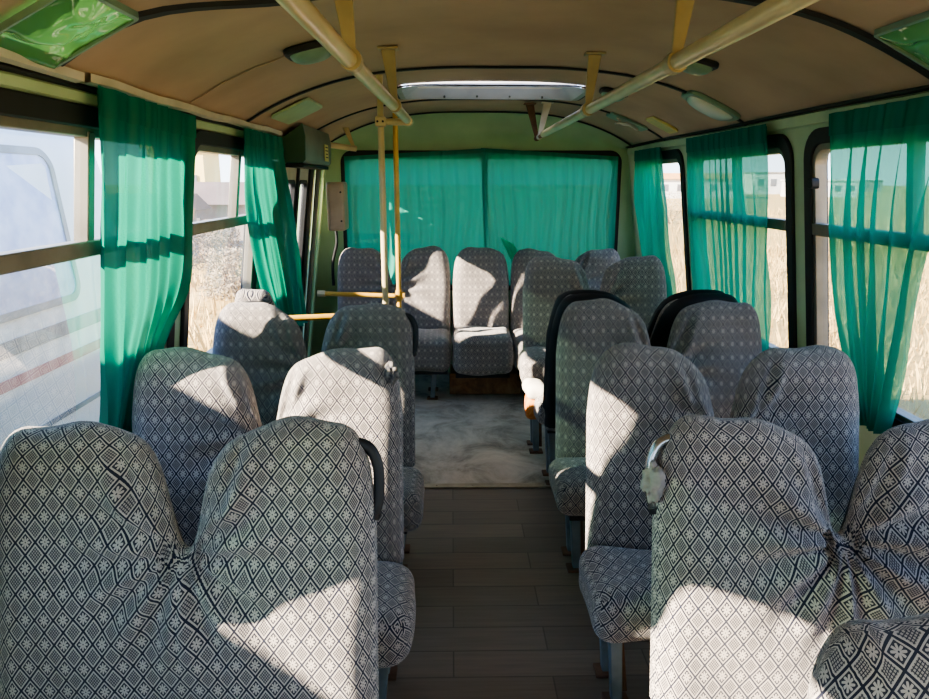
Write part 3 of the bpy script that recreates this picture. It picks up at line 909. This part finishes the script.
def pole(label, x, y, z1, r, mat):
    t = thing('grab_pole', label, 'pole', (x, y, 0))
    mb = MB(); mb.tube([(0, 0, .01), (0, 0, z1)], r, 16); mb.build('tube', mat, t, smooth=True, angle=50)
    mb = MB(); mb.tube([(0, 0, 0), (0, 0, .012)], r * 2.3, 16); mb.build('floor_flange', M['vinyl'], t, smooth=True, angle=50)
    return t
p1 = pole('ivory grab pole standing left of the other pole, clamped to the handrail end', -.318, 3.30, cz(-.318) - .01, .0145, M['rail'])
mb = MB(); mb.box((0, -.003, PZ - .012), (.048, .044, .044)); c = mb.build('clamp', M['rail'], p1, bevel=.006)
mb = MB(); mb.tube([(-.012, -.028, PZ - .012), (-.012, -.022, PZ - .012)], .005, 8); mb.tube([(.012, -.028, PZ - .012), (.012, -.022, PZ - .012)], .005, 8)
mb.build('bolt', M['black'], c)
p2 = pole('yellow grab pole by the rear door, right of the ivory pole', -.352, 4.60, cz(-.352) - .01, .0165, M['yellow'])
mb = MB(); mb.tube([(0, 0, .735), (0, 0, .80)], .023, 14); mb.box((.026, 0, .768), (.022, .03, .035))
mb.build('clamp', M['yellow'], p2, smooth=True, angle=40)

t = thing('guard_rail', 'yellow horizontal bar from the door post to the yellow pole', 'handrail', (-.6, 4.57, .768))
mb = MB(); mb.tube([(-.27, 0, .018), (.222, 0, 0)], .0155, 14); mb.build('tube', M['yellow'], t, smooth=True, angle=50)
mb = MB(); mb.tube([(-.285, 0, .018), (-.235, 0, .017)], .021, 12); mb.build('end_fitting', M['rail'], t, smooth=True, angle=50)
t = thing('guard_rail', 'dull yellow barrier bar behind the third left seat', 'handrail', (-.6, 3.2, .885))
mb = MB(); mb.tube([(-.40, -.03, -.005), (.265, .085, 0)], .0145, 14); mb.build('tube', M['yellow'], t, smooth=True, angle=50)
mb = MB(); mb.tube([(-.40, -.03, -.885), (-.40, -.03, .03)], .013, 12)
mb.build('post', M['rail'], t, smooth=True, angle=50)

t = thing('grab_rail', 'short ivory grab bar hanging beside the door cabinet', 'handrail', (-.72, 4.88, 1.73))
mb = MB(); mb.tube([(-.10, -.06, .01), (.075, .04, -.012)], .019, 14); mb.build('tube', M['rail'], t, smooth=True, angle=50)
mb = MB(); mb.tube([(-.105, -.063, .0106), (-.098, -.059, .0097)], .017, 14); mb.build('end_plug', M['black'], t)
for (x, y, z, s) in ((-.085, -.05, .02, -.035), (.06, .03, 0, -.05)):
    zz = cz(-.72 + x + s) - 1.73 - .01
    mb = MB(); mb.hexa([(x - .011, y - .004, z), (x + .011, y - .004, z), (x + .011, y + .004, z), (x - .011, y + .004, z),
                        (x + s - .02, y - .004, zz), (x + s + .02, y - .004, zz), (x + s + .02, y + .004, zz), (x + s - .02, y + .004, zz)])
    mb.build('bracket', M['rail'], t, bevel=.002)

# ------------------------------------------------------------------ door cabinet, boxes
t = thing('door_mechanism_cabinet', 'grey and dark green steel cabinet over the rear door', 'cabinet', (-.86, 3.92, 1.60))
prof = [(-.07, .0), (.055, .0), (.07, .018), (.075, .14), (.062, .205), (.0, .16), (-.05, .13), (-.07, .115)]
mb = MB(); mb.prism(prof, lambda p: (p[0], .012, p[1]), lambda p: (p[0], .83, p[1])); mb.build('body', M['cabinet'], t, bevel=.006)
mb = MB(); mb.prism([(x * 1.02, z * 1.01) for x, z in prof], lambda p: (p[0], 0, p[1]), lambda p: (p[0], .014, p[1])); mb.build('end_panel', M['cabinet_g'], t, bevel=.003)
mb = MB(); mb.box((.005, .42, -.012), (.10, .80, .02)); mb.build('track', M['black'], t, bevel=.004)
mb = MB(); mb.box((.0795, .62, .075), (.004, .12, .10)); lb = mb.build('sticker', M['label_y'], t)
lb['label'] = 'yellowed notice sticker'
mb = MB()
for k, w_ in enumerate((.08, .09, .06, .085)): mb.box((.0822, .62, .108 - k * .02), (.001, w_, .006))
mb.build('print', M['ink'], lb)

t = thing('beige_control_box', 'beige metal box mounted on the rear left corner wall', 'box', (-.850, 5.04, 1.16))
mb = MB(); mb.box((.03, .10, .17), (.125, .20, .34)); mb.build('case', M['beige'], t, bevel=.018, seg=3)
mb = MB(); mb.box((.035, -.003, .17), (.09, .008, .26)); lid = mb.build('lid', M['beige'], t, bevel=.003)
mb = MB()
for z in (.07, .27): mb.tube([(.07, -.006, z), (.07, -.011, z)], .007, 8)
mb.build('screw', M['vinyl'], lid)
mb = MB(); mb.tube(smooth_path([(.0, .16, .0), (.0, .17, -.10), (-.04, .2, -.25), (-.045, .22, -.42)], 6), .011, 8); mb.build('cable', M['black'], t, smooth=True)

t = thing('wooden_box', 'low brown wooden box on the floor under the middle rear seat', 'box', (.235, 4.83, 0))
mb = MB(); mb.box((0, .15, .085), (.50, .28, .145)); mb.build('carcass', M['wood'], t, bevel=.004)
mb = MB(); mb.box((0, .005, .086), (.512, .018, .155)); mb.build('front_board', M['wood'], t, bevel=.003)
mb = MB()
for x in (-.22, .22): mb.box((x, .15, .006), (.04, .26, .012))
mb.build('skid', M['wood'], t)

mb_scarf = curtain('small green cloth corner, rear-window light painted into its colour, tucked behind the middle rear seat', [(.36, 5.33, 1.10), (.39, 5.32, 1.04), (.45, 5.31, .92)], [(.47, 5.33, 1.04), (.50, 5.32, .99), (.52, 5.31, .92)], (0, -1, 0), 1.2, .008,
        M['scarf'], 31, None, 'green_cloth', header=0, nu=24, nv=24)
mb_scarf['category'] = 'cloth'

# ------------------------------------------------------------------ roof hatch, skylights, lamps
t = thing('roof_hatch', 'white-framed roof hatch in the middle of the ceiling', 'hatch', (0, 0, 0))
def cp(x, y, dz=0): return (x, y, cz(x) + dz)
def slanted(O, I, zo, zi, name, mat):
    n = len(O)
    vs = [cp(p[0], p[1], zo) for p in O] + [cp(p[0], p[1], zi) for p in I]
    mb = MB(); mb.add(vs, [(i, (i+1) % n, n + (i+1) % n, n + i) for i in range(n)])
    return mb.build(name, mat, t, smooth=True, angle=35)
O1 = rrect(HX0 - .03, HX1 + .03, HY0 - .02, HY1 + .02, .10); I1 = rrect(HX0, HX1, HY0, HY1, .09); I2 = rrect(HX0 + .07, HX1 - .07, HY0 + .05, HY1 - .05, .06)
slanted(O1, I1, -.012, -.014, 'outer_flange', M['hatch_frame'])
slanted(I1, I2, -.014, .035, 'reveal', M['hatch_frame'])
slanted(I2, rrect(HX0 + .11, HX1 - .11, HY0 + .08, HY1 - .08, .05), .035, .06, 'inner_lip', M['white'])
mb = MB()
n = 20
vs = [cp(HX0 + (HX1 - HX0) * i / n, y, .07) for y in (HY0, HY1) for i in range(n + 1)]
mb.add(vs, [(i, i + 1, n + 2 + i, n + 1 + i) for i in range(n)])
mb.build('lid', M['hatch'], t, smooth=True)
mb = MB(); mb.ring(rrect(HX0 - .042, HX1 + .042, HY0 - .032, HY1 + .032, .11), O1, lambda p: cp(p[0], p[1], -.010), lambda p: cp(p[0], p[1], -.004)); mb.build('gasket', M['black'], t)
for i in range(4):
    x = HX0 + .22 + i * .19
    mb = MB(); mb.tube([cp(x, HY1 - .012, -.006), cp(x, HY1 - .016, -.014)], .006, 8); mb.build('screw', M['ink'], t)

def ceiling_sheet(label, x0, x1, y0, y1, seed):
    t = thing('roof_skylight', label, 'skylight')
    n, k = 40, 40
    V, F = [], []
    for j in range(k + 1):
        for i in range(n + 1):
            u, v = i / n, j / k
            x = x0 + (x1 - x0) * u; y = y0 + (y1 - y0) * v
            e = min(u, 1 - u, v, 1 - v)
            w = .040 * min(1, e * 6) * (noise.noise(Vector((u * 2.2, v * 1.7, seed))) + .35 * noise.noise(Vector((u * 5, v * 4, seed + 3))))
            V.append((x, y, cz(x) - .016 - w - .012 * math.sin(u * PI) * math.sin(v * PI)))
    for j in range(k):
        for i in range(n): F.append((j*(n+1)+i, j*(n+1)+i+1, (j+1)*(n+1)+i+1, (j+1)*(n+1)+i))
    raw_mesh('sheet', V, F, M['sky_green'], t)
    mb = MB()
    mb.ring(rrect(x0 - .004, x1 + .004, y0 - .004, y1 + .004, .012, 4), rrect(x0 + .004, x1 - .004, y0 + .004, y1 - .004, .01, 4), lambda p: cp(p[0], p[1], -.018), lambda p: cp(p[0], p[1], -.004))
    mb.build('rim', M['teal_plate'], t)
    return t
ceiling_sheet('wavy glossy green plastic skylight above the nearest left window', -.905, -.70, 1.44, 1.705, 2)
ceiling_sheet('green plastic skylight at the right edge of the ceiling', 1.08, 1.325, 1.50, 1.90, 6)

def plate(name, label, cat, x0, x1, y0, y1, mat, rim=None, group=None):
    t = thing(name, label, cat, (0, 0, 0), 0, group)
    mb = MB(); n = 8
    O = rrect(x0, x1, y0, y1, .02, 4)
    mb.prism(O, lambda p: cp(p[0], p[1], -.016), lambda p: cp(p[0], p[1], -.003))
    mb.build('plate', mat, t, bevel=.003)
    return t
plate('ceiling_panel', 'flat pale green ceiling panel next to the door cabinet', 'panel', -.84, -.66, 3.42, 3.80, M['green'])
t = plate('ceiling_sticker', 'pale yellow-green notice plate near the rear right corner of the ceiling', 'sign', 1.12, 1.27, 4.05, 4.22, M['label_y'])
mb = MB()
for k in range(4):
    y = 4.09 + k * .03
    mb.add([cp(1.14, y, -.0175), cp(1.25, y, -.0175), cp(1.25, y + .008, -.0175), cp(1.14, y + .008, -.0175)], [(0, 1, 2, 3)])
mb.build('print', M['green_d'], t)
t = plate('broken_lamp', 'broken ceiling lamp base with white fittings near the rear right corner', 'lamp', .97, 1.20, 4.42, 4.60, M['teal_plate'])
mb = MB(); mb.tube(smooth_path([cp(1.02, 4.47, -.02), cp(1.06, 4.53, -.035), cp(1.10, 4.48, -.03), cp(1.16, 4.54, -.025)], 5), .009, 8); mb.build('socket_wire', M['white'], t, smooth=True)
mb = MB(); mb.box(cp(1.09, 4.5, -.022), (.16, .03, .012)); mb.build('socket_bar', M['white'], t, bevel=.004)

def lamp(label, x, y, rx, ry, kind):
    t = thing('ceiling_lamp', label, 'lamp', (x, y, cz(x)), 0, None)
    sl = (cz(x + .05) - cz(x - .05)) / .1
    t.rotation_euler = (0, -math.atan(sl), 0)
    mb = MB(); mb.prism(rrect(-rx, rx, -ry, ry, min(rx, ry) * .45, 5), lambda p: (p[0], p[1], -.022), lambda p: (p[0], p[1], .0))
    mb.build('base', M['teal_plate'] if kind else M['vinyl'], t, bevel=.006)
    V, F = [], []
    n, k = 24, 8
    for j in range(k + 1):
        a = j / k * PI / 2
        for i in range(n):
            th = 2 * PI * i / n
            ex = lambda c: math.copysign(abs(c) ** .6, c)
            V.append((rx * .84 * math.cos(a) * ex(math.cos(th)), ry * .84 * math.cos(a) * ex(math.sin(th)), -.022 - .030 * math.sin(a)))
    for j in range(k):
        for i in range(n): F.append((j*n+i, j*n+(i+1) % n, (j+1)*n+(i+1) % n, (j+1)*n+i))
    raw_mesh('diffuser', V, F, M['lamp'] if kind else M['teal_plate'], t)
    return t
lamp('dark-framed ceiling lamp beside the left handrail', -.475, 2.53, .085, .075, 0)
lamp('ceiling lamp behind the right handrail, ahead of the hatch', .90, 2.72, .075, .06, 0)
lamp('small ceiling lamp behind the right handrail next to the hatch', .83, 3.75, .07, .055, 0)
lamp('oval white ceiling lamp above the wide straight curtain', 1.165, 3.27, .13, .085, 1)

# ------------------------------------------------------------------ outside
GZ = -.95
def ground_material():
    m, nt, b = new_mat('dry_field'); g = G(nt)
    tc = nt.nodes.new('ShaderNodeTexCoord')
    n = nt.nodes.new('ShaderNodeTexNoise'); n.inputs['Scale'].default_value = .45; n.inputs['Detail'].default_value = 10; n.inputs['Roughness'].default_value = .7
    nt.links.new(tc.outputs['Object'], n.inputs['Vector'])
    n2 = nt.nodes.new('ShaderNodeTexNoise'); n2.inputs['Scale'].default_value = 9; n2.inputs['Detail'].default_value = 8; n2.inputs['Roughness'].default_value = .8
    nt.links.new(tc.outputs['Object'], n2.inputs['Vector'])
    c = g.mix(n.outputs['Fac'], rgb('#b8975c'), rgb('#dcc088'))
    c = g.mix(g.op('MULTIPLY', n2.outputs['Fac'], .6), c, rgb('#9c8049'))
    nt.links.new(c, b.inputs['Base Color']); b.inputs['Roughness'].default_value = 1
    b.inputs['Specular IOR Level'].default_value = 0
    return m
mb = MB(); mb.add([(-300, -120, GZ), (300, -120, GZ), (300, 600, GZ), (-300, 600, GZ)], [(0, 1, 2, 3)])
tag(mb.build('ground', ground_material()), 'dry sunlit field outside the windows', kind='structure')

M['grass'] = plain('dry_grass', '#dcc082', .9, 0, .45, .6, col2='#b8985a')
rng = np.random.RandomState(5)
V, F = [], []
BUSHES = [(-4.75, 15.2, .75), (-6.6, 19.5, 1.2), (13.0, 42, 2.2)]
def blades(n, x0, x1, y0, y1, hmin, hmax):
    for _ in range(n):
        x = x0 + (x1 - x0) * rng.rand(); y = y0 + (y1 - y0) * rng.rand()
        if any((x - a) ** 2 + (y - b) ** 2 < (r + .5) ** 2 for a, b, r in BUSHES): continue
        h = hmin + (hmax - hmin) * rng.rand() ** 2
        a = rng.rand() * PI; w = .008 + .012 * rng.rand()
        lx, ly = (rng.rand(2) - .5) * h * .7
        b = len(V)
        V.extend([(x - w * math.cos(a), y - w * math.sin(a), GZ), (x + w * math.cos(a), y + w * math.sin(a), GZ), (x + lx * .4 + w * .6, y + ly * .4, GZ + h * .6), (x + lx, y + ly, GZ + h)])
        F.extend([(b, b + 1, b + 2), (b, b + 2, b + 3)])
blades(16000, 3.2, 14, 3, 26, .06, .42)
blades(7000, 6, 30, 15, 60, .1, .55)
blades(5000, -10, -3.4, 9, 21, .08, .5)
o = raw_mesh('dry_grass', V, F, M['grass'], smooth=False)
tag(o, 'tall dry yellow grass growing in the field', 'grass', kind='stuff')

M['bus_body'] = plain('pale_blue_bus_paint', '#c3cfdb', .35, 0, .12, 1.5)
M['bus_red'] = plain('faded_red_stripe', '#a3616a', .5, 0, .2, 5)
M['bus_glass'] = plain('curtained_bus_glass', '#9fb2d8', .25, 0, .25, 7, col2='#7d93c4')
M['bus_grey'] = plain('grey_bus_trim', '#6f7d88', .5, 0, .3, 5)
M['tyre'] = plain('tyre_rubber', '#1e1e20', .9, 0, .3, 9)
# the neighbouring bus, parked alongside on the left
t = thing('parked_bus', 'pale blue bus with a faded red stripe parked alongside on the left', 'bus', (-2.75, 0, GZ))
BX = -2.75
prof = [(0, .38), (.02, .60), (.02, 1.65), (-.02, 2.05), (-.07, 2.55), (-.13, 2.80), (-.22, 2.94), (-.40, 3.03), (-.75, 3.09), (-1.15, 3.11)]
prof = prof + [(-2.3 - x, z) for x, z in prof[::-1][1:]]
def sec(y, s, dz, e=0):
    return [((-1.15 + (x + 1.15) * s), y, .38 + (z - .38) * dz) for x, z in prof]
stations = [(-.75, .80, .70), (-.55, .88, .80), (-.1, .94, .88), (.35, .98, .945), (.85, 1, 1.0), (5.55, 1, 1.0), (5.85, .98, .985), (6.02, .94, .95), (6.1, .86, .90)]
mb = MB(); vs, fs = [], []
m = len(prof)
for (y, s, dz) in stations: vs += sec(y, s, dz)
for i in range(len(stations) - 1):
    for k in range(m - 1): fs.append((i*m + k, i*m + k + 1, (i+1)*m + k + 1, (i+1)*m + k))
    fs.append((i*m + m - 1, i*m, (i+1)*m, (i+1)*m + m - 1))
fs.append(tuple(range(m))); fs.append(tuple((len(stations)-1)*m + k for k in range(m)))
mb.add(vs, fs); mb.build('body', M['bus_body'], t, smooth=True, angle=35)
def bx_side(p, off=.0):
    z = p[1]; x = np.interp(z, [.38, .60, 1.65, 2.05, 2.55, 2.80], [0, .02, .02, -.02, -.07, -.13])
    return (float(x) + off, p[0], z)
for (a, b) in ((.95, 2.2), (2.35, 3.55), (3.70, 5.14)):
    mb = MB(); mb.ring(rrect(a, b, 1.62, 2.68, .14), rrect(a + .05, b - .05, 1.67, 2.63, .10), lambda p: bx_side(p, .016), lambda p: bx_side(p, -.02))
    fr = mb.build('window', M['bus_grey'], t, smooth=True, angle=40)
    mb = MB(); mb.prism(rrect(a + .04, b - .04, 1.66, 2.64, .10), lambda p: bx_side(p, .008), lambda p: bx_side(p, -.01)); mb.build('pane', M['bus_glass'], fr)
mb = MB(); mb.prism([(.9, 1.20), (5.6, 1.20), (5.6, 1.27), (.9, 1.27)], lambda p: bx_side(p, .006), lambda p: bx_side(p, -.01)); mb.build('stripe', M['bus_red'], t)
mb = MB(); mb.prism([(.9, 1.40), (5.6, 1.40), (5.6, 1.50), (.9, 1.50)], lambda p: bx_side(p, .008), lambda p: bx_side(p, -.01)); mb.build('rub_strip', M['bus_grey'], t)
mb = MB(); mb.prism([(.9, .84), (5.6, .84), (5.6, .875), (.9, .875)], lambda p: bx_side(p, .008), lambda p: bx_side(p, -.01)); mb.build('skirt_seam', M['bus_grey'], t)
for y in (1.2, 4.4):
    mb = MB()
    for xx in (-.22, -2.08):
        mb.tube([(xx - .12, y, .42), (xx - .09, y, .42), (xx + .09, y, .42), (xx + .12, y, .42)], [.36, .42, .42, .36], 28)
    mb.build('wheel', M['tyre'], t, smooth=True, angle=40)

# far buildings
M['b_yellow'] = plain('sunlit_yellow_render', '#e6cf8a', .9, 0, .1, .5)
M['b_grey'] = plain('grey_brick', '#9a8f88', .9, 0, .3, .8)
M['b_roof'] = plain('brown_roof_sheet', '#6d5c57', .8, 0, .25, .6)
M['b_white'] = plain('white_render', '#d8d8d6', .9, 0, .15, .5)
M['b_orange'] = plain('orange_roof_sheet', '#d79a55', .8, 0, .2, .5)
M['b_dark'] = plain('dark_opening', '#77757a', .8, 0, .3, .5)
def building(label, x, y, w, d, h, wall, roof, rise, nwin, rz=0):
    t = thing('building', label, 'building', (x, y, GZ), rz)
    mb = MB(); mb.box((0, 0, h / 2), (w, d, h)); mb.build('wall', M[wall], t)
    mb = MB()
    if rise > 0:
        mb.hexa([(-w/2 - .4, -d/2 - .4, h), (w/2 + .4, -d/2 - .4, h), (w/2 + .4, d/2 + .4, h), (-w/2 - .4, d/2 + .4, h), (-w/2 - .4, -.1, h + rise), (w/2 + .4, -.1, h + rise), (w/2 + .4, .1, h + rise), (-w/2 - .4, .1, h + rise)])
    else:
        mb.box((0, 0, h + .12), (w + .4, d + .4, .24))
    mb.build('roof', M[roof], t)
    for i in range(nwin):
        xx = -w/2 + w * (i + .5) / nwin
        mb = MB(); mb.box((xx, -d/2 - .02, h * .55), (w / nwin * .45, .06, h * .35)); mb.build('window', M['b_dark'], t)
    return t
building('tall yellow block rising behind the low sheds through the left window', -11.0, 30, 2.2, 2, 3.75, 'b_yellow', 'b_yellow', 0, 2)
building('low brown-roofed shed seen through the left window', -7.9, 26, 3.2, 2.4, 1.7, 'b_grey', 'b_roof', .75, 3)
building('grey brick shed in front of the yellow block through the left window', -9.6, 22.5, 2.4, 2, 1.6, 'b_grey', 'b_roof', .5, 2)
building('long white shed with an orange roof far across the right field', 36, 112, 15, 8, 2.9, 'b_white', 'b_orange', .9, 6)
building('low white building far behind the middle right curtain', 62, 120, 9, 8, 2.6, 'b_white', 'b_white', 0, 4)
building('long low grey building on the horizon beyond the nearest right window', 100, 190, 26, 8, 2.9, 'b_grey', 'b_white', .4, 9)
building('low block with a row of openings to the left on the right horizon', 66, 150, 8, 8, 4.2, 'b_white', 'b_grey', 0, 3)

def bush(label, x, y, r, h, seed, col):
    rg = np.random.RandomState(seed)
    V, F = [], []
    for _ in range(4500):
        a = rg.rand() * 6.28; u = rg.rand() ** .5; zz = rg.rand()
        px, py, pz = r * u * math.cos(a) * (1 - .4 * zz), r * u * math.sin(a) * (1 - .4 * zz), h * zz
        s = .016 + .03 * rg.rand(); d1 = rg.randn(3) * s; d2 = rg.randn(3) * s
        b = len(V); P = np.array([px, py, pz]); V += [P, P + d1, P + d2]; F.append((b, b + 1, b + 2))
    t = thing('dry_bush', label, 'bush', (x, y, GZ))
    raw_mesh('foliage', V, F, col, t, smooth=False)
    mb = MB()
    for _ in range(9):
        a = rg.rand() * 6.28; mb.tube([(0, 0, 0), (r * .5 * math.cos(a), r * .5 * math.sin(a), h * .7)], [.02, .006], 6)
    mb.build('stem', M['rust'], t)
M['bush'] = plain('grey_dry_leaves', '#a3947c', .9, 0, .3, 3)
M['bush_d'] = plain('brown_dry_leaves', '#6f6252', .9, 0, .3, 3)
bush('pale dry bush outside the second left window', -4.75, 15.2, .75, 1.05, 3, M['bush'])
bush('darker dry bush behind the pale one outside the left window', -6.6, 19.5, 1.2, 1.2, 4, M['bush_d'])
bush('grey dry bush in the field beyond the rear right curtain', 13.0, 42, 2.2, 1.9, 6, M['bush'])

# ------------------------------------------------------------------ light, sky, camera
sun = bpy.data.lights.new('sun', 'SUN'); sun.energy = 27; sun.angle = R(.6); sun.color = (1.0, .85, .68)
so = bpy.data.objects.new('sun', sun); COL.objects.link(so)
SD = Vector((1, .40, -.51)).normalized()
so.rotation_euler = SD.to_track_quat('-Z', 'Y').to_euler()

SKY = 2.9
wd = bpy.data.worlds.new('sky'); SC.world = wd; wd.use_nodes = True
nt = wd.node_tree
tc = nt.nodes.new('ShaderNodeTexCoord'); sp = nt.nodes.new('ShaderNodeSeparateXYZ'); nt.links.new(tc.outputs['Generated'], sp.inputs[0])
rp = nt.nodes.new('ShaderNodeValToRGB'); nt.links.new(sp.outputs[2], rp.inputs['Fac'])
e = rp.color_ramp.elements
e[0].position = 0; e[0].color = (.80, .88, 1.0, 1); e[1].position = 1; e[1].color = (.14, .30, .72, 1)
k = e.new(.10); k.color = (.62, .78, 1.0, 1)
k = e.new(.35); k.color = (.32, .52, .92, 1)
bg = nt.nodes['Background']; bg.inputs['Strength'].default_value = SKY
nt.links.new(rp.outputs[0], bg.inputs['Color'])

cam = bpy.data.cameras.new('camera'); cam.sensor_width = 36; cam.lens = 698 / 929 * 36; cam.clip_end = 2000
cam.clip_start = .02
co = bpy.data.objects.new('camera', cam); COL.objects.link(co)
co.location = (0, 0, H); co.rotation_euler = (R(90 - 13.5), 0, R(-1.03))
SC.camera = co

cy = SC.cycles
cy.max_bounces = 12; cy.diffuse_bounces = 5; cy.glossy_bounces = 4; cy.transparent_max_bounces = 24; cy.transmission_bounces = 6
cy.caustics_reflective = False; cy.caustics_refractive = False
SC.view_settings.view_transform = 'AgX'
SC.view_settings.look = 'AgX - Medium High Contrast'
SC.view_settings.exposure = 0.8
